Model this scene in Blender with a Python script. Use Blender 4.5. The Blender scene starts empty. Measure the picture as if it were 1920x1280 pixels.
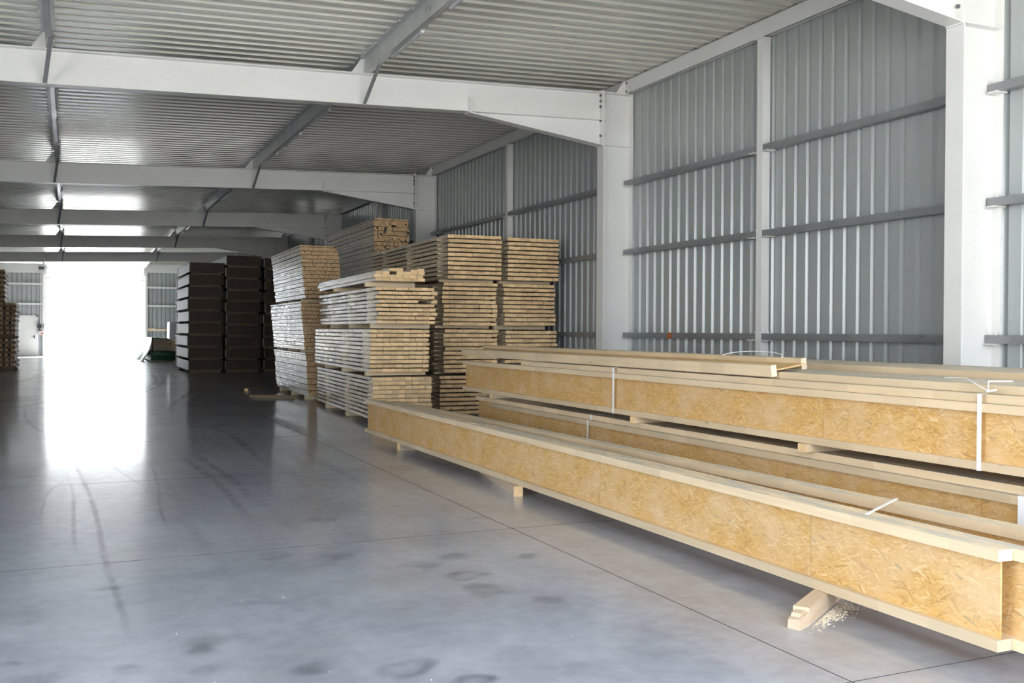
import bpy, bmesh, math, random
from mathutils import Vector, Matrix

random.seed(7)
SC = bpy.context.scene
COL = SC.collection

# ------------------------------------------------------------------ camera
CAM_H = 1.6
YAW, PITCH, ROLL, FPX = math.radians(24.13), math.radians(-0.649), math.radians(0.275), 1857.1
fwd = Vector((math.sin(YAW) * math.cos(PITCH), math.cos(YAW) * math.cos(PITCH), math.sin(PITCH)))
rgt = Vector((math.cos(YAW), -math.sin(YAW), 0))
upv = rgt.cross(fwd)
rr = rgt * math.cos(ROLL) + upv * math.sin(ROLL)
uu = upv * math.cos(ROLL) - rgt * math.sin(ROLL)
cam_data = bpy.data.cameras.new('camera')
cam = bpy.data.objects.new('camera', cam_data)
COL.objects.link(cam)
cam_data.sensor_width = 36.0
cam_data.lens = FPX / 1920 * 36.0
cam_data.clip_end = 1000
m = Matrix((rr, uu, -fwd)).transposed().to_4x4()
m.translation = Vector((0, 0, CAM_H))
cam.matrix_world = m
SC.camera = cam

# ------------------------------------------------------------------ sky and exposure
world = bpy.data.worlds.new('sky')
SC.world = world
world.use_nodes = True
bg = world.node_tree.nodes['Background']
bg.inputs['Color'].default_value = (0.88, 0.94, 1.0, 1)
bg.inputs['Strength'].default_value = 8.3
sun_d = bpy.data.lights.new('sun', 'SUN')
sun_d.energy = 42.0
sun_d.angle = math.radians(0.53)
sun_d.color = (1.0, 0.95, 0.87)
sun = bpy.data.objects.new('sun', sun_d)
COL.objects.link(sun)
sun.rotation_euler = Vector((0.30, 0.54, 0.787)).to_track_quat('Z', 'Y').to_euler()     # high beyond the far end, to the right
SC.view_settings.view_transform = 'Standard'
SC.view_settings.look = 'None'
SC.view_settings.gamma = 1
SC.view_settings.use_curve_mapping = False
SC.view_settings.exposure = 0.0
SC.cycles.max_bounces = 8
SC.cycles.diffuse_bounces = 5
SC.cycles.glossy_bounces = 4
SC.cycles.sample_clamp_indirect = 5
SC.cycles.caustics_reflective = False
SC.cycles.caustics_refractive = False

# ------------------------------------------------------------------ sizes of the hall
XW = 8.80            # inside of the right wall sheet
XL = -9.0
YF = -1.0            # open front end, behind the camera
YE = 62.76           # far end wall
FR = [-2.35, 7.26, 14.60, 24.46, 34.19, 43.76, 53.26]      # frames, near edge
RT = lambda x: 5.335 + 0.034 * x        # top of the rafters
RD = 0.475                              # rafter depth
PH = 0.26                               # purlin height


# ------------------------------------------------------------------ material helpers
class NT:
    def __init__(s, name):
        s.m = bpy.data.materials.new(name)
        s.m.use_nodes = True
        s.t = s.m.node_tree
        s.b = s.t.nodes['Principled BSDF']

    def n(s, typ, **kw):
        nd = s.t.nodes.new(typ)
        for k, v in kw.items():
            setattr(nd, k, v)
        return nd

    def set(s, sock, v):
        if hasattr(v, 'is_output'):
            s.t.links.new(v, sock)
        elif isinstance(v, (tuple, list)) and len(v) == 3 and sock.type == 'RGBA':
            sock.default_value = (*v, 1)
        else:
            sock.default_value = v

    def math(s, op, a, b=0.0, c=None, clamp=False):
        nd = s.n('ShaderNodeMath', operation=op)
        nd.use_clamp = clamp
        s.set(nd.inputs[0], a)
        s.set(nd.inputs[1], b)
        if c is not None:
            s.set(nd.inputs[2], c)
        return nd.outputs[0]

    def vmath(s, op, a, b):
        nd = s.n('ShaderNodeVectorMath', operation=op)
        s.set(nd.inputs[0], a)
        s.set(nd.inputs[1], b)
        return nd.outputs[1] if op in ('LENGTH', 'DISTANCE') else nd.outputs[0]

    def mix(s, f, a, b):
        nd = s.n('ShaderNodeMix', data_type='RGBA')
        s.set(nd.inputs[0], f)
        s.set(nd.inputs[6], a)
        s.set(nd.inputs[7], b)
        return nd.outputs[2]

    def mapping(s, v, scale=(1, 1, 1), loc=(0, 0, 0), rot=(0, 0, 0)):
        nd = s.n('ShaderNodeMapping')
        s.set(nd.inputs['Vector'], v)
        nd.inputs['Scale'].default_value = scale
        s.set(nd.inputs['Location'], loc)
        nd.inputs['Rotation'].default_value = rot
        return nd.outputs[0]

    def noise(s, v, scale=5.0, detail=3.0, rough=0.55, dist=0.0):
        nd = s.n('ShaderNodeTexNoise')
        s.set(nd.inputs['Vector'], v)
        nd.inputs['Scale'].default_value = scale
        nd.inputs['Detail'].default_value = detail
        nd.inputs['Roughness'].default_value = rough
        nd.inputs['Distortion'].default_value = dist
        return nd.outputs[0]

    def ramp(s, f, stops):
        nd = s.n('ShaderNodeValToRGB')
        s.set(nd.inputs[0], f)
        el = nd.color_ramp.elements
        while len(el) < len(stops):
            el.new(0.5)
        for e, (p, c) in zip(el, stops):
            e.position = p
            e.color = (*c, 1) if isinstance(c, tuple) else (c, c, c, 1)
        return nd.outputs[0]

    def rng(s, v, a, b, c, d):
        nd = s.n('ShaderNodeMapRange')
        s.set(nd.inputs[0], v)
        for i, q in enumerate((a, b, c, d)):
            nd.inputs[i + 1].default_value = q
        return nd.outputs[0]

    def obj(s):
        return s.n('ShaderNodeTexCoord').outputs['Object']

    def pos(s):
        return s.n('ShaderNodeNewGeometry').outputs['Position']

    def rand(s):
        return s.n('ShaderNodeObjectInfo').outputs['Random']

    def out(s, color=None, rough=None, metal=None, spec=None, bump=None, bstr=0.3, bdist=0.01, **kw):
        if color is not None:
            s.set(s.b.inputs['Base Color'], color)
        if rough is not None:
            s.set(s.b.inputs['Roughness'], rough)
        if metal is not None:
            s.set(s.b.inputs['Metallic'], metal)
        if spec is not None:
            s.set(s.b.inputs['Specular IOR Level'], spec)
        for k, v in kw.items():
            s.set(s.b.inputs[k.replace('_', ' ')], v)
        if bump is not None:
            bn = s.n('ShaderNodeBump')
            bn.inputs['Strength'].default_value = bstr
            bn.inputs['Distance'].default_value = bdist
            s.set(bn.inputs['Height'], bump)
            s.t.links.new(bn.outputs[0], s.b.inputs['Normal'])
        return s.m


def mat_paint(name, c, rough=0.45, var=0.06, metal=0.0, spec=0.5, scale=1.5):
    k = NT(name)
    p = k.pos()
    n1 = k.noise(p, scale, 4)
    n2 = k.noise(p, scale * 14, 2)
    f = k.math('ADD', k.math('MULTIPLY', n1, 0.7), k.math('MULTIPLY', n2, 0.3))
    d = tuple(max(0, q - var * q * 2) for q in c)
    e = tuple(min(1, q + var * q * 2) for q in c)
    col = k.mix(k.rng(f, 0.3, 0.7, 0, 1), d, e)
    return k.out(col, rough if rough < 0.3 else k.rng(n2, 0.3, 0.7, rough * 0.85, rough * 1.15), metal, spec)


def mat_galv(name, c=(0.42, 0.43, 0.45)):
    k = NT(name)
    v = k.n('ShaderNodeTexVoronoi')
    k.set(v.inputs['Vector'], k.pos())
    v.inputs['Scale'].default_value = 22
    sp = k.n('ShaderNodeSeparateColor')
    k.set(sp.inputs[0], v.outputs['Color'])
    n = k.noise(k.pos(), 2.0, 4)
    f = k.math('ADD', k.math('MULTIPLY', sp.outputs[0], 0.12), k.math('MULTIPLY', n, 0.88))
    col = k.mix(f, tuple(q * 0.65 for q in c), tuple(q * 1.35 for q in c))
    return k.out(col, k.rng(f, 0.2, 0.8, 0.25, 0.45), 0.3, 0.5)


def mat_wood(name, c, c2, rough=0.5, blocks=True, attr=False, grey=0.0):
    """planed softwood, grain along local Y; blocks = finger-jointed lengths"""
    k = NT(name)
    o = k.obj()
    r = k.rand()
    if attr:
        a = k.n('ShaderNodeAttribute')
        a.attribute_name = 'tone'
        r = a.outputs['Fac']
    off = k.n('ShaderNodeCombineXYZ')
    for i in range(3):
        k.set(off.inputs[i], k.math('MULTIPLY', r, 37.0 + 11 * i))
    v = k.vmath('ADD', o, off.outputs[0])
    g = k.noise(k.mapping(v, (28, 1.3, 28)), 1.0, 4, 0.6, 0.6)
    g2 = k.noise(k.mapping(v, (6, 0.5, 6)), 1.0, 2, 0.5)
    f = k.math('ADD', k.math('MULTIPLY', g, 0.55), k.math('MULTIPLY', g2, 0.45))
    col = k.mix(k.rng(f, 0.32, 0.68, 0, 1), c, c2)
    tone = k.rng(r, 0, 1, 0.82, 1.12)
    if blocks:
        # white noise per finger-jointed length
        y = k.n('ShaderNodeSeparateXYZ')
        k.set(y.inputs[0], v)
        yy = k.math('ADD', k.math('MULTIPLY', y.outputs[1], 2.6), k.math('MULTIPLY', k.noise(v, 0.9, 1), 1.5))
        w = k.n('ShaderNodeTexWhiteNoise', noise_dimensions='2D')
        cm = k.n('ShaderNodeCombineXYZ')
        k.set(cm.inputs[0], k.math('FLOOR', yy))
        k.set(cm.inputs[1], r)
        k.set(w.inputs['Vector'], cm.outputs[0])
        tone = k.math('MULTIPLY', tone, k.rng(w.outputs[0], 0, 1, 0.93, 1.06))
    # knots
    vo = k.n('ShaderNodeTexVoronoi')
    k.set(vo.inputs['Vector'], k.mapping(v, (7, 2.2, 7)))
    vo.inputs['Scale'].default_value = 1.0
    kn = k.rng(vo.outputs['Distance'], 0.03, 0.09, 0.55, 1.0)
    tone = k.math('MULTIPLY', tone, kn)
    mm = k.n('ShaderNodeMix', data_type='RGBA', blend_type='MULTIPLY')
    mm.inputs[0].default_value = 1
    k.set(mm.inputs[6], col)
    cc = k.n('ShaderNodeCombineColor')
    for i in range(3):
        k.set(cc.inputs[i], tone)
    k.set(mm.inputs[7], cc.outputs[0])
    col = mm.outputs[2]
    if grey:
        gn = k.noise(k.mapping(v, (9, 2.5, 9)), 1.0, 4, 0.6)
        col = k.mix(k.math('MULTIPLY', k.rng(gn, 0.4, 0.62, 0, 1), grey), col, (0.42, 0.42, 0.40))
    if rough < 0.35:
        # fresh-sawn sheen: patchy gloss, dark joints between the lengths
        sp = k.noise(k.mapping(v, (30, 13, 30)), 1.0, 3, 0.7)
        rg = k.rng(sp, 0.40, 0.62, 0.16, 0.55)
        fr_ = k.math('FRACT', yy)
        jl = k.math('LESS_THAN', fr_, 0.035)
        mo_ = k.math('MULTIPLY', k.rng(sp, 0.36, 0.48, 0.26, 0.0), 1.0)
        col = k.mix(k.math('MAXIMUM', k.math('MULTIPLY', jl, 0.8), mo_), col, (0.22, 0.17, 0.12))
        return k.out(col, rg, 0, 0.6, bump=sp, bstr=0.35, bdist=0.004)
    rg = k.rng(k.noise(k.mapping(v, (40, 22, 40)), 1.0, 2), 0.3, 0.7, rough * 0.7, rough * 1.3)
    return k.out(col, rg, 0, 0.5, bump=g, bstr=0.15, bdist=0.003)


def mat_endgrain(name, c, attr=False):
    k = NT(name)
    o = k.obj()
    r = k.rand()
    if attr:
        a = k.n('ShaderNodeAttribute')
        a.attribute_name = 'tone'
        r = a.outputs['Fac']
    off = k.n('ShaderNodeCombineXYZ')
    for i in range(3):
        k.set(off.inputs[i], k.math('MULTIPLY', r, 31.0 + 7 * i))
    w = k.n('ShaderNodeTexWave', wave_type='RINGS', rings_direction='Y')
    k.set(w.inputs['Vector'], k.vmath('ADD', o, off.outputs[0]))
    w.inputs['Scale'].default_value = 26
    w.inputs['Distortion'].default_value = 2
    w.inputs['Detail'].default_value = 1
    t = k.math('ADD', k.rng(r, 0, 1, 0.78, 1.12), k.math('MULTIPLY', w.outputs['Fac'], 0.1))
    n = k.noise(k.mapping(o, (30, 30, 30)), 1, 3)
    t = k.math('MULTIPLY', t, k.rng(n, 0.3, 0.7, 0.88, 1.06))
    cc = k.n('ShaderNodeVectorMath', operation='SCALE')
    cc.inputs[0].default_value = c
    k.set(cc.inputs[3], t)
    return k.out(cc.outputs[0], 0.75, 0, 0.3)


def mat_osb(name, bright=1.0):
    k = NT(name)
    o = k.obj()
    r = k.rand()
    sx = k.n('ShaderNodeSeparateXYZ')
    k.set(sx.inputs[0], o)
    cm = k.n('ShaderNodeCombineXYZ')
    k.set(cm.inputs[0], k.math('ADD', sx.outputs[1], k.math('MULTIPLY', r, 53.0)))
    k.set(cm.inputs[1], k.math('ADD', sx.outputs[2], k.math('MULTIPLY', r, 17.0)))
    base = cm.outputs[0]
    # a gentle warp keeps the strands from looking gridded
    wn = k.n('ShaderNodeTexNoise')
    k.set(wn.inputs['Vector'], base)
    wn.inputs['Scale'].default_value = 9
    base = k.vmath('ADD', base, k.vmath('MULTIPLY', k.vmath('SUBTRACT', wn.outputs[1], (0.5, 0.5, 0.5)), (0.03, 0.03, 0)))
    av, at, ae = None, None, None
    for i, (ang, ln, wd) in enumerate(((10, 0.085, 0.011), (-18, 0.09, 0.012), (32, 0.075, 0.010), (-46, 0.065, 0.011), (80, 0.06, 0.010), (3, 0.06, 0.007))):
        vo = k.n('ShaderNodeTexVoronoi', voronoi_dimensions='2D')
        vo.inputs['Scale'].default_value = 1.0
        mp = k.mapping(base, (1, 1, 1), (3.1 * i, 1.7 * i, 0), (0, 0, math.radians(ang)))
        k.set(vo.inputs['Vector'], k.mapping(mp, (1 / ln, 1 / wd, 1)))
        sp = k.n('ShaderNodeSeparateColor')
        k.set(sp.inputs[0], vo.outputs['Color'])
        rv = sp.outputs[0]
        if ang > 70:
            rv = k.math('MULTIPLY', rv, 0.86)
        tone = k.math('SUBTRACT', sp.outputs[1], k.math('MULTIPLY', vo.outputs['Distance'], 0.12))
        if av is None:
            av, at = rv, tone
        else:
            msk = k.math('GREATER_THAN', rv, av)
            at = k.math('ADD', k.math('MULTIPLY', tone, msk), k.math('MULTIPLY', at, k.math('SUBTRACT', 1.0, msk)))
            av = k.math('MAXIMUM', rv, av)
    b = bright
    col = k.ramp(at, [(0.0, (0.58 * b, 0.31 * b, 0.085 * b)), (0.10, (0.69 * b, 0.395 * b, 0.115 * b)),
                      (0.35, (0.74 * b, 0.43 * b, 0.125 * b)), (0.62, (0.78 * b, 0.475 * b, 0.155 * b)),
                      (0.85, (0.84 * b, 0.56 * b, 0.23 * b)), (1.0, (0.92 * b, 0.70 * b, 0.40 * b))])
    pt = k.noise(base, 3.0, 3)
    col = k.mix(k.rng(pt, 0.40, 0.70, 0.08, 0.6), col, (0.88 * b, 0.66 * b, 0.43 * b))
    # sparse grey-green strands
    vo = k.n('ShaderNodeTexVoronoi', voronoi_dimensions='2D')
    vo.inputs['Scale'].default_value = 1.0
    mp = k.mapping(base, (1, 1, 1), (9, 4, 0), (0, 0, math.radians(-18)))
    k.set(vo.inputs['Vector'], k.mapping(mp, (1 / 0.06, 1 / 0.011, 1)))
    sp = k.n('ShaderNodeSeparateColor')
    k.set(sp.inputs[0], vo.outputs['Color'])
    col = k.mix(k.math('MULTIPLY', k.math('GREATER_THAN', sp.outputs[2], 0.988), 0.4), col, (0.24, 0.23, 0.17))
    return k.out(col, 0.55, 0, 0.35, bump=at, bstr=0.25, bdist=0.002)


def mat_floor():
    k = NT('floor_concrete')
    p = k.pos()
    big = k.noise(p, 0.35, 4, 0.6)
    mid = k.noise(p, 1.6, 5, 0.62)
    fine = k.noise(p, 9, 4, 0.6)
    f = k.math('ADD', k.math('MULTIPLY', big, 0.45), k.math('ADD', k.math('MULTIPLY', mid, 0.35), k.math('MULTIPLY', fine, 0.2)))
    col = k.ramp(f, [(0.38, (0.235, 0.255, 0.315)), (0.48, (0.335, 0.36, 0.43)), (0.58, (0.43, 0.455, 0.53))])
    # brownish dust patches
    dn = k.noise(k.vmath('ADD', p, (31, 5, 0)), 0.6, 4, 0.6)
    col = k.mix(k.rng(dn, 0.52, 0.72, 0, 0.4), col, (0.30, 0.285, 0.26))
    # pale dust dragged about by wheels, thicker towards the far door
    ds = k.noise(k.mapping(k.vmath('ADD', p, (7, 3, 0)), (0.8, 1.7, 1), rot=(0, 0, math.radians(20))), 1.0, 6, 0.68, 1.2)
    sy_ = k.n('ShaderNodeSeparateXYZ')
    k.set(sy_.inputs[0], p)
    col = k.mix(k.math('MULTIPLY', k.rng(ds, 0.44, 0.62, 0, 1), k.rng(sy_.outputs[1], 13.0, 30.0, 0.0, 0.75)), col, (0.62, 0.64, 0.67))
    # round damp-looking stains
    sc = k.n('ShaderNodeTexVoronoi')
    k.set(sc.inputs['Vector'], k.vmath('ADD', k.vmath('MULTIPLY', p, (1.1, 1.1, 0)), k.vmath('MULTIPLY', (0.12, 0.12, 0), k.n('ShaderNodeTexNoise').outputs[1])))
    sc.inputs['Scale'].default_value = 1.0
    sp = k.n('ShaderNodeSeparateColor')
    k.set(sp.inputs[0], sc.outputs['Color'])
    blot = k.math('MULTIPLY', k.rng(k.math('ADD', sc.outputs['Distance'], k.math('MULTIPLY', fine, 0.12)), 0.13, 0.25, 1, 0), k.math('GREATER_THAN', sp.outputs[0], 0.62))
    col = k.mix(k.math('MULTIPLY', blot, k.rng(mid, 0.35, 0.7, 0.85, 0.25)), col, (0.17, 0.18, 0.21))
    # straight wheel runs along the hall
    sep = k.n('ShaderNodeSeparateXYZ')
    k.set(sep.inputs[0], p)
    X, Y = sep.outputs[0], sep.outputs[1]
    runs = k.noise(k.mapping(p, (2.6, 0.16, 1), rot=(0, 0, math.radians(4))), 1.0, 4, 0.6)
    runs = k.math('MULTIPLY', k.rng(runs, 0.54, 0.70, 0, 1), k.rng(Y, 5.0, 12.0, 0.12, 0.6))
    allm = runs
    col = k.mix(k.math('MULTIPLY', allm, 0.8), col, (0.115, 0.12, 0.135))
    rough = k.math('ADD', k.rng(mid, 0.3, 0.7, 0.30, 0.42), k.math('MULTIPLY', allm, 0.12))
    k.b.inputs['Coat Weight'].default_value = 0.75
    k.b.inputs['Coat IOR'].default_value = 1.45
    k.set(k.b.inputs['Coat Roughness'], k.math('ADD', k.rng(fine, 0.3, 0.7, 0.09, 0.16), k.math('MULTIPLY', allm, 0.22)))
    bmp = k.math('ADD', k.math('MULTIPLY', fine, 0.5), k.math('MULTIPLY', k.noise(k.mapping(p, (1, 3, 1)), 1.3, 3), 0.6))
    return k.out(col, rough, 0, 0.5, bump=bmp, bstr=0.12, bdist=0.01)


M = {}
M['white'] = mat_paint('white_steel_paint', (0.76, 0.755, 0.735), 0.4, 0.02)
M['sheet'] = mat_paint('grey_wall_sheet', (0.345, 0.368, 0.366), 0.24, 0.015, 0.0, 0.95)
M['roof'] = mat_paint('pale_roof_sheet', (0.67, 0.665, 0.60), 0.24, 0.02, 0.0, 0.8)
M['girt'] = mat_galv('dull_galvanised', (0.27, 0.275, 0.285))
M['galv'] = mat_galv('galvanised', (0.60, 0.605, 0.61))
M['bolt'] = mat_paint('bolt_steel', (0.16, 0.16, 0.17), 0.4, 0.05, 0.6)
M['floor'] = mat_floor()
M['filler'] = mat_paint('joint_filler', (0.06, 0.065, 0.075), 0.8)
M['ground'] = mat_paint('outdoor_concrete', (0.55, 0.55, 0.54), 0.8, 0.06, scale=0.4)
M['wood'] = mat_wood('planed_spruce', (0.66, 0.51, 0.33), (0.76, 0.62, 0.43), 0.42)
M['woodtop'] = mat_wood('greyed_spruce', (0.68, 0.54, 0.36), (0.78, 0.65, 0.46), 0.5, True, False, 0.8)
M['end'] = mat_endgrain('spruce_end_grain', (0.82, 0.575, 0.315))
M['endpale'] = mat_endgrain('pale_end_grain', (0.72, 0.61, 0.45))
M['bwood'] = mat_wood('batten_spruce', (0.62, 0.52, 0.39), (0.74, 0.65, 0.51), 0.30, True, True)
M['bend'] = mat_endgrain('batten_end_grain', (0.72, 0.49, 0.265), True)
M['board'] = mat_wood('board_spruce', (0.62, 0.51, 0.36), (0.74, 0.63, 0.47), 0.32)
M['lath'] = mat_wood('sticker_lath', (0.72, 0.57, 0.37), (0.82, 0.68, 0.47), 0.55, False)
M['old'] = mat_wood('weathered_wood', (0.24, 0.17, 0.11), (0.34, 0.255, 0.175), 0.7, False)
M['bearer'] = mat_wood('rough_bearer', (0.50, 0.39, 0.28), (0.63, 0.52, 0.39), 0.7, False)
M['brown'] = mat_wood('brown_fibreboard', (0.085, 0.052, 0.032), (0.115, 0.072, 0.046), 0.6, False, True)
M['brown2'] = mat_wood('brown_base_board', (0.16, 0.11, 0.07), (0.22, 0.155, 0.10), 0.6, False)
M['pale'] = mat_paint('pale_board', (0.60, 0.56, 0.50), 0.5, 0.05, scale=6)
M['osb'] = mat_osb('oriented_strand_board', 0.82)
M['strap'] = mat_paint('white_plastic_strap', (0.86, 0.87, 0.90), 0.35, 0.02)
M['orange'] = mat_paint('orange_tape', (0.62, 0.13, 0.03), 0.5, 0.05)
M['door'] = mat_paint('door_white', (0.74, 0.74, 0.69), 0.45, 0.02)
M['dark'] = mat_paint('dark_plastic', (0.05, 0.05, 0.055), 0.5, 0.05)
M['red'] = mat_paint('red_button', (0.55, 0.05, 0.04), 0.4, 0.02)
M['green'] = mat_paint('dark_green_film', (0.02, 0.10, 0.055), 0.35, 0.2, scale=5)
M['tarp'] = mat_paint('pale_green_tarp', (0.55, 0.72, 0.60), 0.4, 0.1, scale=3)
M['chip'] = mat_paint('sawdust', (0.72, 0.64, 0.50), 0.9, 0.1)


# ------------------------------------------------------------------ mesh helpers
class MB:
    def __init__(s):
        s.v, s.f, s.mi, s.tone = [], [], [], []

    def poly8(s, pts, mi=0, ends=None, tone=0.0):
        """pts: 4 bottom (ccw) then 4 top; ends = material for the two faces across Y"""
        b = len(s.v)
        s.v += [tuple(p) for p in pts]
        fs = [(0, 3, 2, 1), (4, 5, 6, 7), (0, 1, 5, 4), (1, 2, 6, 5), (2, 3, 7, 6), (3, 0, 4, 7)]
        for i, q in enumerate(fs):
            s.f.append(tuple(b + j for j in q))
            s.mi.append(ends if (ends is not None and i in (2, 4)) else mi)
            s.tone.append(tone)
        return s

    def box(s, x0, x1, y0, y1, z0, z1, mi=0, ends=None, tone=0.0):
        return s.poly8([(x0, y0, z0), (x1, y0, z0), (x1, y1, z0), (x0, y1, z0),
                        (x0, y0, z1), (x1, y0, z1), (x1, y1, z1), (x0, y1, z1)], mi, ends, tone)

    def bar(s, a, b, w, h, mi=0, up=(0, 0, 1)):
        a, b = Vector(a), Vector(b)
        d = (b - a).normalized()
        u = Vector(up)
        sd = d.cross(u).normalized()
        u = sd.cross(d)
        P = lambda c, i, j: c + sd * (w / 2 * i) + u * (h / 2 * j)
        return s.poly8([P(a, -1, -1), P(a, 1, -1), P(b, 1, -1), P(b, -1, -1), P(a, -1, 1), P(a, 1, 1), P(b, 1, 1), P(b, -1, 1)], mi)

    def tube(s, pts, r, n=8, mi=0):
        pts = [Vector(p) for p in pts]
        rings = []
        for i, p in enumerate(pts):
            d = (pts[min(i + 1, len(pts) - 1)] - pts[max(i - 1, 0)]).normalized()
            ref = Vector((0, 0, 1)) if abs(d.z) < 0.9 else Vector((1, 0, 0))
            a = d.cross(ref).normalized()
            c = d.cross(a)
            b0 = len(s.v)
            for q in range(n):
                t = 2 * math.pi * q / n
                s.v.append(tuple(p + a * (r * math.cos(t)) + c * (r * math.sin(t))))
            rings.append(b0)
        for i in range(len(rings) - 1):
            for q in range(n):
                s.f.append((rings[i] + q, rings[i] + (q + 1) % n, rings[i + 1] + (q + 1) % n, rings[i + 1] + q))
                s.mi.append(mi)
                s.tone.append(0)
        s.f.append(tuple(rings[0] + q for q in reversed(range(n))))
        s.f.append(tuple(rings[-1] + q for q in range(n)))
        s.mi += [mi, mi]
        s.tone += [0, 0]
        return s

    def prism(s, prof, axis, a, b, mi=0):
        """prof: closed 2D outline; axis 'y' -> (x,z) outline, 'x' -> (y,z), 'z' -> (x,y)"""
        n = len(prof)
        b0 = len(s.v)
        for t in (a, b):
            for p, q in prof:
                s.v.append({'y': (p, t, q), 'x': (t, p, q), 'z': (p, q, t)}[axis])
        for i in range(n):
            j = (i + 1) % n
            s.f.append((b0 + i, b0 + j, b0 + n + j, b0 + n + i))
            s.mi.append(mi)
            s.tone.append(0)
        s.f.append(tuple(b0 + i for i in reversed(range(n))))
        s.f.append(tuple(b0 + n + i for i in range(n)))
        s.mi += [mi, mi]
        s.tone += [0, 0]
        return s

    def mesh(s, name, mats):
        me = bpy.data.meshes.new(name)
        me.from_pydata(s.v, [], s.f)
        for q in mats:
            me.materials.append(M[q])
        me.polygons.foreach_set('material_index', s.mi)
        if any(s.tone):
            at = me.attributes.new('tone', 'FLOAT', 'FACE')
            at.data.foreach_set('value', s.tone)
        bm = bmesh.new()
        bm.from_mesh(me)
        bmesh.ops.recalc_face_normals(bm, faces=bm.faces)
        bm.to_mesh(me)
        bm.free()
        return me

    def build(s, name, mats, parent=None, **tags):
        if isinstance(mats, str):
            mats = [mats]
        return place(name, s.mesh(name, mats), parent, **tags)


def place(name, me, parent=None, loc=None, rot=None, **tags):
    o = bpy.data.objects.new(name, me)
    COL.objects.link(o)
    if parent:
        o.parent = parent
    if loc:
        o.location = loc
    if rot:
        o.rotation_euler = rot
    tag(o, **tags)
    return o


def tag(o, label=None, cat=None, group=None, kind=None):
    if label:
        o['label'] = label
    if cat:
        o['category'] = cat
    if group:
        o['group'] = group
    if kind:
        o['kind'] = kind
    return o


def thing(name, label, cat, loc=(0, 0, 0), rz=0.0, group=None):
    o = bpy.data.objects.new(name, None)
    o.empty_display_size = 0.2
    COL.objects.link(o)
    o.location = loc
    o.rotation_euler = (0, 0, rz)
    return tag(o, label, cat, group)


_box = {}


def box_mesh(name, w, l, h, mats, ends=None):
    """shared box centred on its own origin, ends = slot for the faces across Y"""
    key = (name, round(w, 4), round(l, 4), round(h, 4), tuple(mats), ends)
    if key not in _box:
        _box[key] = MB().box(-w / 2, w / 2, -l / 2, l / 2, -h / 2, h / 2, 0, ends).mesh(name, mats)
    return _box[key]


U = random.uniform

# ================================================================== SETTING
# ground outside and floor slabs
MB().box(-150, 150, -120, 260, -0.5, -0.07).build('ground', 'ground', kind='structure')
fl = MB().box(XL - 0.2, XW + 0.25, YF - 0.2, YE + 0.2, -0.068, -0.03).build('floor', 'filler', kind='structure')
xs = [XL - 0.2, -4.33, 3.27, XW + 0.25]
ys = [YF - 0.2, -0.32] + [3.48 + 3.8 * i for i in range(15)] + [YE + 0.2]
ys = [y for y in ys if y < YE - 1.5] + [YE + 0.2]
for i in range(len(xs) - 1):
    for j in range(len(ys) - 1):
        g = 0.004
        sb = MB().box(xs[i] + g, xs[i + 1] - g, ys[j] + g, ys[j + 1] - g, -0.03, 0.0)
        sb.mi = [1, 0, 1, 1, 1, 1]
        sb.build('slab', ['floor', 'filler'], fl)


# rubber tyre marks and round damp stains lying on the slabs
def mat_mark(name, c, strength, lo, hi, sc):
    k = NT(name)
    a = k.n('ShaderNodeAttribute')
    a.attribute_name = 'core'
    n = k.noise(k.pos(), sc, 4, 0.65)
    f = k.math('MULTIPLY', k.math('MULTIPLY', k.rng(n, lo, hi, 0.15, 1), a.outputs['Fac']), strength)
    k.out(c, 0.42, 0, 0.5)
    tr = k.n('ShaderNodeBsdfTransparent')
    mx = k.n('ShaderNodeMixShader')
    k.set(mx.inputs[0], f)
    k.t.links.new(tr.outputs[0], mx.inputs[1])
    k.t.links.new(k.b.outputs[0], mx.inputs[2])
    k.t.links.new(mx.outputs[0], k.t.nodes['Material Output'].inputs['Surface'])
    return k.m


M['tyre'] = mat_mark('tyre_rubber', (0.05, 0.052, 0.06), 0.27, 0.36, 0.66, 3.5)
M['stain'] = mat_mark('damp_stain', (0.10, 0.105, 0.125), 0.36, 0.35, 0.62, 6.0)


def decal(name, v, f, core, mat):
    me = bpy.data.meshes.new(name)
    me.from_pydata(v, [], f)
    me.materials.append(M[mat])
    at = me.attributes.new('core', 'FLOAT', 'POINT')
    at.data.foreach_set('value', core)
    return place(name, me, fl)


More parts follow.
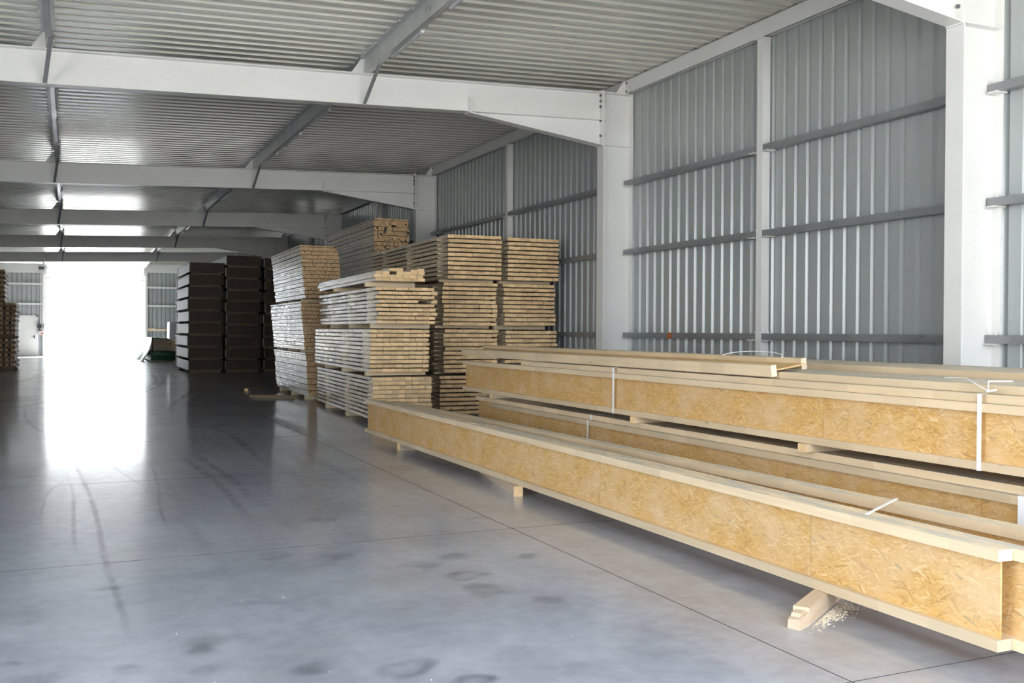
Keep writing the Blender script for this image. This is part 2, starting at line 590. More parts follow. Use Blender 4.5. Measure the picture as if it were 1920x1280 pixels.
TRACKS = [
    [(-0.26, 15.07), (0.02, 13.29), (0.17, 10.69), (0.22, 8.88), (0.23, 7.49), (0.26, 6.47), (0.28, 5.80), (0.28, 5.36)],
    [(-0.03, 12.09), (0.04, 10.56), (0.04, 9.38), (0.04, 8.32), (0.05, 7.57)],
    [(-0.03, 11.50), (-0.17, 10.64), (-0.21, 9.79), (-0.22, 8.80)],
    [(0.85, 13.10), (0.88, 11.97), (0.83, 10.62), (0.76, 9.55), (0.73, 8.80), (0.73, 7.80)],
    [(0.37, 13.61), (0.50, 12.12), (0.61, 11.24), (0.72, 10.47)],
    [(-0.28, 15.67), (-0.12, 14.30), (0.01, 13.14)],
    [(3.03, 49.97), (3.07, 40.92), (2.79, 33.64), (2.32, 29.38), (1.62, 26.20), (1.00, 24.20)],
    [(2.62, 46.05), (2.67, 38.27), (2.50, 32.75), (2.00, 28.73), (1.36, 26.30)],
    [(3.95, 31.33), (3.18, 27.60), (2.63, 25.24), (2.09, 22.36), (1.69, 19.72)],
    [(3.70, 28.14), (3.09, 25.67), (2.54, 23.14), (2.01, 20.32)],
    [(-1.09, 53.39), (-0.49, 45.19), (-0.55, 38.05), (-1.10, 33.97), (-1.68, 30.03)],
    [(-0.79, 47.05), (-0.81, 39.38), (-1.27, 34.02), (-1.79, 31.91)],
    [(-1.21, 21.54), (-0.79, 22.56), (-0.38, 24.21), (0.10, 25.59)],
    [(-0.79, 22.56), (-0.72, 19.96), (-0.55, 18.12), (-0.34, 16.55)],
    [(1.24, 13.59), (1.36, 11.78), (1.42, 10.38), (1.40, 9.12), (1.37, 8.13)],
    [(1.43, 13.68), (1.54, 11.96), (1.59, 10.31), (1.55, 9.06)],
    [(2.65, 18.04), (2.33, 17.00), (1.96, 16.62), (1.79, 17.21)],
    [(2.06, 17.10), (2.22, 15.55), (2.20, 13.55), (2.12, 12.00)],
]
TW = [0.05, 0.04, 0.03, 0.035, 0.03, 0.06, 0.16, 0.14, 0.12, 0.1, 0.18, 0.15, 0.12, 0.06, 0.1, 0.1, 0.1, 0.12]
for tk, tw in zip(TRACKS, TW):
    P_ = [Vector(q) for q in tk]
    P_ = [P_[0] * 2 - P_[1]] + P_ + [P_[-1] * 2 - P_[-2]]
    line = []
    for i in range(1, len(P_) - 2):
        for q in range(8):
            t = q / 8
            a, b, c, d = P_[i - 1:i + 3]
            line.append(0.5 * ((2 * b) + (c - a) * t + (2 * a - 5 * b + 4 * c - d) * t * t + (3 * b - a - 3 * c + d) * t ** 3))
    line.append(P_[-2])
    v, f, core = [], [], []
    for i, p_ in enumerate(line):
        d = (line[min(i + 1, len(line) - 1)] - line[max(i - 1, 0)]).normalized()
        nrm = Vector((-d.y, d.x)) * tw * 0.6
        fade = min(1, 4 * i / len(line), 4 * (len(line) - 1 - i) / len(line))
        for q in (-1, -0.35, 0.35, 1):
            w_ = p_ + nrm * q
            v.append((w_.x, w_.y, 0.0012))
            core.append(fade if abs(q) < 0.9 else 0.0)
        if i:
            b0 = 4 * (i - 1)
            for q in range(3):
                f.append((b0 + q, b0 + q + 1, b0 + q + 5, b0 + q + 4))
    decal('tyre_mark', v, f, core, 'tyre')
for i, (x, y, r) in enumerate([
(1.46, 4.45, 0.13), (1.69, 4.18, 0.09), (-0.27, 5.26, 0.06), (-0.13, 4.99, 0.11), (0.26, 4.95, 0.08), (0.60, 5.12, 0.09), (1.05, 4.63, 0.10), (2.37, 6.00, 0.13), (2.34, 5.73, 0.09), (2.18, 6.39, 0.12), (1.75, 6.85, 0.10), (1.32, 7.03, 0.13), (2.50, 6.54, 0.12), (2.98, 6.35, 0.09), (0.22, 6.56, 0.08), (3.19, 7.80, 0.09), (1.96, 8.22, 0.12), (2.60, 5.26, 0.09), (0.58, 4.81, 0.07), ]):
    v, f, core = [], [], []
    ring = i in (0, 1, 7)
    prof = ((0.0, 0.35 if ring else 0.8), (0.35, 0.45 if ring else 0.8), (0.65, 1.0 if ring else 0.7), (0.85, 0.75 if ring else 0.35), (1.15, 0.0))
    for rr_, cc_ in prof:
        for q in range(20):
            t = q / 20 * 2 * math.pi
            rad = r * rr_ * (1 + 0.16 * math.sin(2 * t + i) + 0.1 * math.sin(3 * t + 2 * i))
            v.append((x + rad * math.cos(t) * 1.15, y + rad * math.sin(t), 0.0008))
            core.append(cc_)
    for a in range(len(prof) - 1):
        for q in range(20):
            f.append((a * 20 + q, a * 20 + (q + 1) % 20, (a + 1) * 20 + (q + 1) % 20, (a + 1) * 20 + q))
    decal('stain', v, f, core, 'stain')


def corr(a0, a1, per, crest, flank, trough, depth):
    """list of (along, height): crest at 0, trough at depth"""
    pts = []
    a = a0
    while a < a1:
        pts += [(a, 0.0), (a + crest, 0.0), (a + crest + flank, depth), (a + crest + flank + trough, depth)]
        a += per
    pts.append((a, 0.0))
    return pts


def sheet(name, pts, fn, mat, parent=None, **tags):
    """pts: profile; fn(along, height, end) -> xyz for end 0/1"""
    b = MB()
    for t in (0, 1):
        b.v += [fn(a, h, t) for a, h in pts]
    n = len(pts)
    for i in range(n - 1):
        b.f.append((i, i + 1, n + i + 1, n + i))
        b.mi.append(0)
        b.tone.append(0)
    return b.build(name, mat, parent, **tags)


WP = corr(YF, YE, 0.23, 0.150, 0.028, 0.024, 0.044)
ZT = 5.92
sheet('wall_right', WP, lambda a, h, t: (XW + h, a, 0.02 + t * ZT), 'sheet', kind='structure')
sheet('wall_left', corr(7.0, YE, 0.23, 0.150, 0.028, 0.024, 0.044), lambda a, h, t: (XL - h, a, 0.02 + t * 5.45), 'sheet', kind='structure')
MB().box(XL, -1.5, YF - 0.08, YF, 0.0, 5.4).box(-1.5, XW, YF - 0.08, YF, 5.0, 5.75).build('front_light_block', 'sheet', kind='structure')  # unseen front panel and header, added to cut daylight reaching the deep hall
# roof: two runs of sheeting lapped over the middle purlin
RP = corr(YF - 0.4, YE + 0.3, 0.28, 0.135, 0.018, 0.109, 0.12)
rz = lambda x: RT(x) + PH
ce = sheet('ceiling', RP, lambda a, h, t: ((0.36, XW + 0.3)[t], a, rz((0.36, XW + 0.3)[t]) + h + 0.004), 'roof', kind='structure')
sheet('roof_sheet', RP, lambda a, h, t: ((XL - 0.3, 0.40)[t], a, rz((XL - 0.3, 0.40)[t]) + h), 'roof', ce)

MB().box(8.90, 9.05, YF, YE + 0.1, 5.72, 6.06).build('eave_sun_seal_1', 'sheet', kind='structure')     # unseen strip added outside the wall sheet to stop sun leaking in
# far wall with the tall doorway
DX0, DX1, DZ = -1.21, 4.17, 5.36
FP = corr(XL, DX0, 0.245, 0.15, 0.02, 0.055, 0.04)
FP = [(min(a, DX0), h) for a, h in FP]
wf = sheet('wall_far', FP, lambda a, h, t: (a, YE + h, t * 5.0), 'sheet', kind='structure')
FP2 = [(min(a, XW), h) for a, h in corr(DX1, XW, 0.245, 0.15, 0.02, 0.055, 0.04)]
sheet('wall_sheeting', FP2, lambda a, h, t: (a, YE + h, t * 5.2), 'sheet', wf)
MB().box(XL, DX0 - 0.02, YE - 0.12, YE + 0.1, 4.74, 5.28).build('lintel_panel', 'white', wf)
MB().box(DX1 + 0.02, XW, YE - 0.12, YE + 0.1, 4.92, 5.42).build('lintel_panel', 'white', wf)
MB().box(XL, XW, YE - 0.02, YE + 0.12, DZ, 6.08).build('header_sheet', 'roof', wf)
for x0, x1, z in ((XL, DX0 - .15, 4.06), (XL, DX0 - .15, 2.92), (DX1 + .1, XW, 3.99), (DX1 + .1, XW, 2.89), (DX1 + .1, XW, 1.46)):
    MB().box(x0, x1, YE - 0.11, YE - 0.002, z, z + 0.1).build('rail', 'white' if z > 2 else 'lath', wf)
for x in (DX0 - 0.13, DX1):
    MB().box(x, x + 0.13, YE - 0.14, YE + 0.12, 0, DZ).build('door_jamb', 'white', wf)

# personnel door in the far wall
d1 = MB().box(-2.52, -1.66, YE - 0.06, YE - 0.004, 0.01, 2.24).build('door_1', 'door', kind='structure')
fr = MB()
fr.box(-2.60, -2.52, YE - 0.07, YE, 0.0, 2.32).box(-1.66, -1.58, YE - 0.07, YE, 0.0, 2.32).box(-2.60, -1.58, YE - 0.07, YE, 2.245, 2.32)
fr.build('door_frame', 'white', d1)
MB().box(-1.79, -1.74, YE - 0.075, YE - 0.06, 1.0, 1.2).tube([(-1.765, YE - 0.06, 1.12), (-1.765, YE - 0.12, 1.12), (-1.93, YE - 0.12, 1.12)], 0.012).build('door_handle', 'dark', d1)

# raised sectional door with its tracks
d2 = thing('door_2', None, None)
d2['kind'] = 'structure'
for i in range(6):
    y1 = YE - 0.3 - i * 0.62
    MB().bar((1.48, y1, 5.24 + 0.03 * i), (1.48, y1 - 0.60, 5.27 + 0.03 * i), 5.3, 0.04).build('door_section', 'white', d2)
for x in (DX0 + 0.03, DX1 - 0.05):
    pts = [(x, YE - 0.2, 0.0), (x, YE - 0.2, 4.7)]
    for q in range(7):
        t = q / 6 * math.pi / 2
        pts.append((x, YE - 0.2 - 0.4 * (1 - math.cos(t)), 4.7 + 0.48 * math.sin(t)))
    pts.append((x, YE - 4.6, 5.3))
    MB().tube(pts, 0.028, 6).build('track', 'galv', d2)
    sgn = -1 if x > 0 else 1
    for q in range(6):
        t = (q + 0.5) / 6 * math.pi / 2
        y, z = YE - 0.2 - 0.4 * (1 - math.cos(t)), 4.7 + 0.48 * math.sin(t)
        MB().box(x - 0.06, x + 0.1, y - 0.05, y + 0.05, z - 0.05, z + 0.05).build('hinge', 'galv', d2)
    MB().box(min(x, x + sgn * 0.25), max(x, x + sgn * 0.25), YE - 0.3, YE - 0.22, 4.42, 4.5).build('bracket', 'galv', d2)
MB().tube([(-1.45, YE - 0.25, 1.5), (-1.45, YE - 0.25, 5.0)], 0.018, 6).build('hoist_chain', 'white', d2)
MB().tube([(-1.38, YE - 0.25, 1.35), (-1.38, YE - 0.25, 5.0)], 0.018, 6).build('hoist_chain', 'white', d2)
MB().tube([(-1.55, YE - 0.25, 5.02), (-1.25, YE - 0.25, 5.02)], 0.09, 10).build('hoist_wheel', 'dark', d2)

cb = thing('control_box', 'small grey door control box with red button beside the white personnel door', 'control box', (-1.42, YE - 0.15, 1.2))
MB().box(-0.14, 0.14, -0.1, 0.09, 0, 0.24).build('housing', 'pale', cb)
MB().tube([(0.05, -0.1, 0.08), (0.05, -0.14, 0.08)], 0.045, 10).build('button', 'red', cb)
MB().tube([(0, -0.06, 0.24), (0, -0.06, 0.36), (0, 0.05, 0.36), (0, 0.05, 0.24)], 0.02, 6).build('conduit', 'dark', cb)
mo = thing('door_motor', 'dark round door motor above the control box on the far wall', 'motor', (-1.42, YE - 0.15, 1.57))
MB().tube([(-0.08, -0.12, 0.14), (-0.08, 0.1, 0.14)], 0.14, 14).build('drum', 'dark', mo)
MB().box(0.02, 0.15, -0.08, 0.08, 0.0, 0.3).build('gear_case', 'girt', mo)


# ================================================================== STEEL FRAMES
ORD = ['nearest', 'second', 'third', 'fourth', 'fifth', 'sixth', 'seventh']


def i_section(b, x0, x1, y0, w, tf, tw, z0, z1):
    b.box(x0, x0 + tf, y0, y0 + w, z0, z1).box(x1 - tf, x1, y0, y0 + w, z0, z1)
    b.box(x0 + tf, x1 - tf, y0 + w / 2 - tw / 2, y0 + w / 2 + tw / 2, z0, z1)


FL = ['white steel portal frame behind the camera at the open end',
      'nearest white portal frame, its bright column standing at the right edge',
      'second white portal frame, its haunched beam crossing the upper picture',
      'third white portal frame, its column rising behind the board stacks',
      'fourth portal frame, in shade above the high batten stack',
      'fifth portal frame, dark beam above the brown panel packs',
      'sixth and farthest portal frame, just before the bright doorway']
XH0, XH1 = 5.80, 8.21
BZ = [5.555, 5.46, 5.37, 5.13, 4.88]
for k, y in enumerate(FR):
    if k == 0:
        continue
    fr = thing('portal_frame', FL[k], 'steel frame', (0, y, 0), 0, 'portal frames of the hall')
    b = MB()
    i_section(b, XH1, 8.78, 0, 0.22, 0.02, 0.012, 0.0, RT(8.5) + 0.0)
    b.build('column', 'white', fr)
    for zz in (4.72, RT(8.5) - 0.02):
        for ya in (0.008, 0.116):
            MB().box(XH1 + 0.02, 8.76, ya, ya + 0.096, zz, zz + 0.016).build('stiffener', 'white', fr)
    MB().box(XH1 - 0.09, 8.84, -0.07, 0.29, 0.0, 0.03).build('base_plate', 'white', fr)
    # rafter
    x0, x1 = XL + 0.3, XH1 - 0.02
    b = MB()
    P = lambda x, ya, z: (x, ya, z)
    for (ya, yb, za, zb) in ((0, 0.2, -0.018, 0.0), (0, 0.2, -RD, -RD + 0.018), (0.094, 0.106, -RD + 0.018, -0.018)):
        b.poly8([P(x0, ya, RT(x0) + za), P(x1, ya, RT(x1) + za), P(x1, yb, RT(x1) + za), P(x0, yb, RT(x0) + za),
                 P(x0, ya, RT(x0) + zb), P(x1, ya, RT(x1) + zb), P(x1, yb, RT(x1) + zb), P(x0, yb, RT(x0) + zb)])
    b.build('rafter', 'white', fr)
    # haunch: web triangle and sloping flange
    b = MB()
    zb = 4.735
    b.prism([(XH0, RT(XH0) - RD), (x1, RT(x1) - RD), (x1, zb)], 'y', 0.094, 0.106)
    b.poly8([(XH0 - 0.02, 0, RT(XH0) - RD - 0.018), (x1, 0, zb - 0.02), (x1, 0.2, zb - 0.02), (XH0 - 0.02, 0.2, RT(XH0) - RD - 0.018),
             (XH0 - 0.02, 0, RT(XH0) - RD + 0.002), (x1, 0, zb), (x1, 0.2, zb), (XH0 - 0.02, 0.2, RT(XH0) - RD + 0.002)])
    b.build('haunch', 'white', fr)
    MB().box(XH0 - 0.005, XH0 + 0.007, 0.005, 0.094, RT(XH0) - RD + 0.018, RT(XH0) - 0.25).build('rib_plate', 'white', fr)
    ep = MB().box(XH1 - 0.025, XH1 - 0.0005, -0.004, 0.206, 4.70, RT(XH1) + 0.03).build('end_plate', 'white', fr)
    for z in BZ:
        MB().tube([(XH1 - 0.05, 0.045, z), (XH1 - 0.024, 0.045, z)], 0.022, 6).build('bolt', 'bolt', ep)
        MB().tube([(XH1 + 0.02, 0.045, z - 0.003), (XH1 + 0.045, 0.045, z - 0.003)], 0.019, 6).build('bolt', 'bolt', ep)
    # left column, outside the picture
    b = MB()
    i_section(b, XL + 0.02, XL + 0.5, 0, 0.22, 0.02, 0.012, 0, RT(XL) - 0.02)
    b.build('column', 'white', fr)

# slim posts between the frames and wall girts
BAYS = list(zip(FR[:-1], FR[1:]))
BAYN = ['bay at the open end', 'nearest bay', 'second bay', 'third bay', 'fourth bay', 'fifth bay']
RZ = [1.486, 2.897, 4.065]
RN = ['lowest', 'middle', 'top']


def girt(y0, y1, z, label, tape=False):
    t = thing('wall_girt', label, 'girt', (8.655, y0, z), 0, 'girts of the right wall')
    L = y1 - y0
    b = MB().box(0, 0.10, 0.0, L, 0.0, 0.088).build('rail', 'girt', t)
    for ya in (0.02, L - 0.14):
        MB().box(-0.04, 0.12, ya, ya + 0.12, -0.012, -0.001).build('cleat', 'white', t)
        MB().tube([(0.05, ya + 0.06, 0.088), (0.05, ya + 0.06, 0.108)], 0.014, 6).build('bolt', 'galv', t)
    if tape:
        ty = 13.2 - y0
        MB().box(-0.003, 0.103, ty, ty + 0.09, -0.003, 0.091).build('tape_mark', 'orange', t, label='orange tape mark')
    return t


for i, (ya, yb) in enumerate(BAYS):
    mid = (ya + yb + 0.22) / 2 - 0.06
    if i > 4:
        continue
    if i > 0:
        po = thing('wall_post', 'slim white post on the right wall, halfway along the %s' % BAYN[i], 'post', (8.65, mid, 0), 0, 'slim wall posts')
        MB().box(0, 0.13, 0, 0.12, 0.0, 5.60).build('shaft', 'white', po)
        MB().box(-0.02, 0.13, -0.02, 0.14, 5.60, 5.615).build('cap_plate', 'white', po)
        MB().box(-0.02, 0.13, -0.04, 0.16, 0.0, 0.015).build('foot_plate', 'white', po)
    for r in range(3):
        if i > 0:
            girt(ya + 0.125, mid - 0.002, RZ[r], '%s grey girt of the %s, on the near side of its slim post' % (RN[r], BAYN[i]))
            if i < 4:
                girt(mid + 0.122, yb + 0.09, RZ[r], '%s grey girt of the %s, on the far side of its slim post' % (RN[r], BAYN[i]), tape=(i == 1 and r == 0))
        else:
            girt(ya + 4.0, yb + 0.09, RZ[r], '%s grey girt cut off by the right edge of the picture' % RN[r])

# purlins: middle line, intermediate line, eave
PX = [(-0.265, 'left-hand roof purlin'), (4.10, 'middle roof purlin')]
for px, nm in PX:
    for i, (ya, yb) in enumerate(BAYS + [(FR[-1], YE)]):
        zt = RT(px) + PH
        z0 = RT(px) + 0.005
        t = thing('roof_purlin', 'grey steel %s, %s bay from the open end' % (nm, ORD[i]), 'purlin', (px, ya + 0.1, z0), 0, 'roof purlins')
        L = yb - ya - (0.25 if yb == YE else 0)
        h = zt - z0 - 0.005
        b = MB().box(-0.075, 0.0, 0, L - 0.004, h - 0.006, h).box(-0.004, 0.004, 0, L - 0.004, 0, h).box(0, 0.085, 0, L - 0.004, 0, 0.006).box(0.08, 0.085, 0, L - 0.004, 0, 0.03)
        b.build('z_section', 'galv', t)
        # clip heads along both flanges
        cl = MB()
        y = 0.3
        while y < L:
            cl.box(0.078, 0.10, y, y + 0.03, 0.022, 0.05).box(-0.085, -0.06, y, y + 0.025, h - 0.022, h - 0.004)
            y += 0.56
        cl.build('clip', 'white', t, kind='stuff')
        ny_ = int(L // 2.0)
        for q in range(ny_):
            yy = 0.25 + q * (L - 0.3) / ny_
            MB().tube([(0.095, yy, -0.014), (0.095, yy + 1.25, -0.014)], 0.024, 8).build('conduit', 'galv', t)
            MB().tube([(0.095, yy - 0.05, -0.03), (0.095, yy - 0.05, 0.055)], 0.03, 8).build('socket', 'white', t)
        if i > 0:
            # cleat with triangular gusset, standing on the rafter top
            cb_ = MB().prism([(-0.20, 0), (-0.006, 0), (-0.006, h * 0.9), (-0.05, h * 0.9)], 'y', -0.006, 0.006)
            cb_.box(-0.012, -0.005, -0.07, 0.07, 0.0, h * 0.9)
            cb_.build('cleat', 'white', t)
            MB().bar((0.06, -0.62, 0.0), (-0.02, -0.095, -RD - 0.0), 0.008, 0.055, up=(1, 0, 0)).build('fly_brace', 'girt', t)
for i, (ya, yb) in enumerate(BAYS + [(FR[-1], YE)]):
    zb = RT(8.6) + 0.01
    t = thing('eave_purlin', 'pale steel eave purlin along the wall top, %s bay from the open end' % ORD[i], 'purlin', (8.70, ya + 0.1, zb), 0, 'eave purlins')
    L = yb - ya - (0.25 if yb == YE else 0)
    b = MB().box(0, 0.006, 0, L - 0.004, 0, 0.245).box(0, 0.07, 0, L - 0.004, 0, 0.006).box(0, 0.07, 0, L - 0.004, 0.239, 0.245)
    b.build('c_section', 'white', t)
    if i > 0:
        g = MB().prism([(-0.20, 0), (-0.003, 0), (-0.003, 0.22), (-0.05, 0.22)], 'y', -0.006, 0.006).box(-0.01, -0.002, -0.07, 0.07, 0, 0.22)
        g.build('cleat', 'white', t)
        for zz in (0.04, 0.18):
            MB().tube([(-0.03, -0.04, zz), (-0.011, -0.04, zz)], 0.016, 6).build('bolt', 'bolt', t)


# ================================================================== I-JOISTS
FW, FH = 0.095, 0.055


def flange_mesh(L, top):
    key = ('flange', round(L, 2), top)
    if key not in _box:
        b = MB()
        b.poly8([(-FW / 2, -L / 2, 0), (FW / 2, -L / 2, 0), (FW / 2, L / 2, 0), (-FW / 2, L / 2, 0),
                 (-FW / 2, -L / 2, FH), (FW / 2, -L / 2, FH), (FW / 2, L / 2, FH), (-FW / 2, L / 2, FH)], 0, 1)
        if top:
            b.mi[1] = 2
        _box[key] = b.mesh('flange', ['wood', 'endpale', 'woodtop'])
    return _box[key]


def web_panels(parent, L, H, y0, seam0, step=2.55):
    ys = [0.02]
    s = seam0
    while s < L - 0.05:
        if s > 0.1:
            ys.append(s)
        s += step
    ys.append(L - 0.02)
    for a, b in zip(ys[:-1], ys[1:]):
        me = box_mesh('web_panel', 0.012, b - a - 0.004, H - 2 * FH + 0.02, ['osb'])
        place('web_panel', me, parent, (0, y0 + (a + b) / 2, H / 2))


def joist(label, x, y0, y1, z, H, seam=1.0, rz=0.0, rx=0.0, ry=0.0):
    t = thing('i_joist', label, 'joist', (x + FW / 2, y0, z), rz)
    t.rotation_euler = (rx, ry, rz)
    L = y1 - y0
    place('flange', flange_mesh(L, False), t, (0, L / 2, 0))
    place('flange', flange_mesh(L, True), t, (0, L / 2, H - FH))
    web_panels(t, L, H, 0, seam)
    return t


def bundle(label, rows, H, z, panels_for=(0,)):
    """rows: (x, y0, y1, dz, seam); the joists of one strapped bundle"""
    x0, y0 = rows[0][0], min(r[1] for r in rows)
    t = thing('joist_bundle', label, 'joists', (x0, y0, z))
    for i, (x, a, b, dz, seam) in enumerate(rows):
        L = b - a
        j = place('i_joist', flange_mesh(L, False), t, (x - x0 + FW / 2, (a + b) / 2 - y0, dz))
        place('flange', flange_mesh(L, True), j, (0, 0, H - FH))
        if i in panels_for:
            web_panels(j, L, H, -L / 2, seam)
        else:
            place('web_panel', box_mesh('web_panel', 0.012, L - 0.04, H - 2 * FH + 0.02, ['osb']), j, (0, 0, H / 2))
    return t


joist('long wood I-joist with strand-board web, nearest the open floor', 3.975, 3.29, 14.15, 0.10, 0.48, 1.33, 0.0)
joist('wood I-joist touching the back of the front one, reaching out of the right edge', 4.073, 1.0, 13.85, 0.10, 0.48, 2.1, 0.0)
joist('wood I-joist standing slightly askew behind the front pair, under the strap end', 4.565, 1.2, 13.6, 0.10, 0.48, 2.3, 0.029)
joist('wood I-joist pressed against the askew one, mostly hidden behind it', 4.675, 0.8, 12.2, 0.10, 0.465, 1.0, 0.029)

HK = 0.48
rowsK = [(5.30, 0.4, 12.55, 0, 1.6), (5.345, 0.5, 13.2, FH + 0.002, 1.2)] + [(5.345 + 0.0975 * i, 0.5 + U(-.1, .1), 13.1 + U(-.15, .15), FH + 0.002, 1) for i in range(1, 11)]
kb = bundle('lower bundle of wood I-joists, its flat top in the shade of the bundle above', rowsK, HK, 0.12, (0, 1))
HM = 0.425
ZM = 0.12 + HK + FH + 0.002 + 0.068
rowsM = [(5.28, 0.9, 13.55, 0, 2.54), (5.325, 0.9, 11.6, FH + 0.002, 1.0)] + [(5.41 + 0.0975 * i, 0.9 + U(-.1, .1), 11.4 + U(-.2, .2), 2 * FH + 0.004, 1) for i in range(0, 7)]
mb_ = bundle('upper bundle of wood I-joists, bound with white straps, its web facing the floor', rowsM, HM, ZM, (0,))
ZN = ZM + HM + FH + 0.004
# loose joist lying on its side on top of the upper bundle
tn = joist('wood I-joist lying flat on its side on top of the upper bundle', 5.33, 6.62, 13.7, ZN, HM, 0.6)
ang = math.atan2(FH + 0.0, HM - FH)
tn.rotation_euler = (0, math.pi / 2 - ang, 0.0)
tn.location = (5.325, 6.62, ZN + FW / 2 + 0.012)
for ch in tn.children:
    if ch.name.startswith('flange') and ch.location.z > 0.1:
        ch.location.y += 0.06

rowsO = [(6.45 + 0.0975 * i, 0.6 + U(-.1, .1), 13.2 + U(-.2, .2), 0, 1) for i in range(10)]
bundle('bundle of wood I-joists nearest the right wall, lower of the two', rowsO, 0.48, 0.12, ())
ob = bundle('bundle of wood I-joists nearest the right wall, upper of the two', [(x, a, b - 2.2, dz, s) for x, a, b, dz, s in rowsO], 0.56, 0.12 + 0.48 + 0.14, ())


def bearer(label, a, b, w, h, mat='bearer', name='timber_bearer', group=None):
    """a, b: ends of the lower centre line"""
    a, b = Vector(a), Vector(b)
    d = b - a
    t = place(name, box_mesh('bearer', w, d.length, h, [mat, 'end'], 1), None, (a + b) / 2 + Vector((0, 0, h / 2)),
              (0, 0, math.atan2(-d.x, d.y)), label=label, cat='timber', group=group)
    return t


# bearers on the floor under the front joists
nb = thing('timber_bearer', 'rough wooden bearer with a split end, poking out beside the sawdust', 'timber', (3.57, 4.22, 0), math.atan2(-0.95, 0.62))
bb = MB().box(-0.045, 0.045, 0.10, 1.15, 0, 0.098).poly8([(-0.045, 0.0, 0), (0.03, -0.02, 0), (0.045, 0.10, 0), (-0.045, 0.10, 0), (-0.04, 0.0, 0.05), (0.03, -0.02, 0.06), (0.045, 0.1, 0.075), (-0.045, 0.1, 0.07)])
bb.build('shaft', ['bearer', 'end'], nb)
MB().box(-0.03, 0.02, 0.02, 0.10, 0.06, 0.082).build('splinter', 'bearer', nb)
bearer('square wooden bearer sticking out under the middle of the front I-joist', (3.955, 8.66, 0), (4.27, 10.3, 0), 0.09, 0.098)
bearer('wooden bearer under the front I-joists, just behind the sticking-out one', (4.40, 9.4, 0), (5.1, 9.4, 0), 0.09, 0.098)
bearer('wooden bearer under the far end of the front I-joists', (4.0, 12.6, 0), (5.0, 12.7, 0), 0.09, 0.098)
for y, nm in ((2.4, 'near'), (7.6, 'middle'), (12.2, 'far')):
    bearer('floor bearer under the %s part of the lower joist bundles' % nm, (5.32, y, 0), (7.3, y, 0), 0.1, 0.118)
    bearer('raised bearer under the %s part of the upper wall-side bundle' % nm, (6.47, y + .3, 0.60), (7.25, y + .3, 0.60), 0.1, 0.138)
zk = 0.12 + HK + FH + 0.002
for y, nm, x in ((8.74, 'between the two joist bundles, on the left, with a rounded end', 5.27), (6.14, 'between the two joist bundles, on the right, with a square end', 5.24), (12.6, 'between the two joist bundles, at their dark far end', 5.33), (2.6, 'between the two joist bundles, beyond the right edge', 5.3)):
    bearer('short wooden bearer ' + nm, (x, y, zk + 0.002), (x + 0.95, y + 0.02, zk + 0.002), 0.09, 0.064, 'wood')


# straps
def strap(label, pts, w, parent=None, name='strap', th=0.002, wy=True):
    """flat band across Y following pts (x, z, y)"""
    b = MB()
    for (x0, z0, y0), (x1, z1, y1) in zip(pts[:-1], pts[1:]):
        d = Vector((x1 - x0, 0, z1 - z0))
        n = Vector((-d.z, 0, d.x)).normalized() * th if d.length else Vector((0, 0, th))
        b.poly8([(x0, y0 - w / 2, z0), (x0, y0 + w / 2, z0), (x1, y1 + w / 2, z1), (x1, y1 - w / 2, z1),
                 (x0 + n.x, y0 - w / 2, z0 + n.z), (x0 + n.x, y0 + w / 2, z0 + n.z), (x1 + n.x, y1 + w / 2, z1 + n.z), (x1 + n.x, y1 - w / 2, z1 + n.z)])
    return b


def band_on(root, x, y, zb, zt, w, xr, tail=0.0):
    """strap round a bundle's left face and over its top; coordinates in the bundle's frame"""
    o = root.location
    pts = [(xr, zt + 0.004, y), (x - 0.003, zt + 0.002, y), (x - 0.004, zb - 0.003, y), (xr, zb - 0.004, y)]
    pts = [(a - o.x, b - o.z, c - o.y) for a, b, c in pts]
    strap('', pts, w).build('strap', 'strap', root, label='white plastic strap')


ztM = ZM + HM + FH + 0.004
band_on(mb_, 5.28, 4.52, ZM, ztM, 0.032, 5.33)
band_on(mb_, 5.28, 9.15, ZM, ztM, 0.03, 5.33)
o = mb_.location
kp = MB()
kp.tube([(5.34 - o.x, 4.52 - o.y, ztM + .012 - o.z), (5.30 - o.x, 4.48 - o.y, ztM + .02 - o.z), (5.33 - o.x, 4.44 - o.y, ztM + .03 - o.z), (5.37 - o.x, 4.50 - o.y, ztM + .02 - o.z)], 0.006, 6)
kp.tube([(5.33 - o.x, 4.5 - o.y, ztM + 0.02 - o.z), (5.45 - o.x, 4.60 - o.y, ztM + 0.075 - o.z), (5.7 - o.x, 4.62 - o.y, ztM + 0.07 - o.z)], 0.004, 6)
kp.tube([(5.33 - o.x, 4.5 - o.y, ztM + 0.02 - o.z), (5.42 - o.x, 4.75 - o.y, ztM + 0.09 - o.z), (5.50 - o.x, 5.0 - o.y, ztM + 0.08 - o.z)], 0.003, 6)
kp.build('strap_knot', 'strap', mb_, label='white knotted strap end')
band_on(kb, 5.30, 9.75, 0.12, 0.12 + HK + 0.002, 0.028, 5.345)
band_on(kb, 5.30, 4.22, 0.12, 0.12 + HK + 0.002, 0.06, 5.345)
ok = kb.location
for y in (9.75, 4.22):
    strap('', [(5.34 - ok.x, 0.12 + HK - ok.z, y - ok.y), (5.342 - ok.x, zk + 0.002 - ok.z, y - ok.y), (5.8 - ok.x, zk + 0.004 - ok.z, y - ok.y)], 0.03).build('strap', 'strap', kb, label='white plastic strap')
b = MB()
b.bar((4.06, 4.22, 0.584), (4.60, 4.53, 0.588), 0.02, 0.003)
b.build('strap', 'strap', None, label='white plastic strap end lying across the tops of the front I-joists', cat='strap')
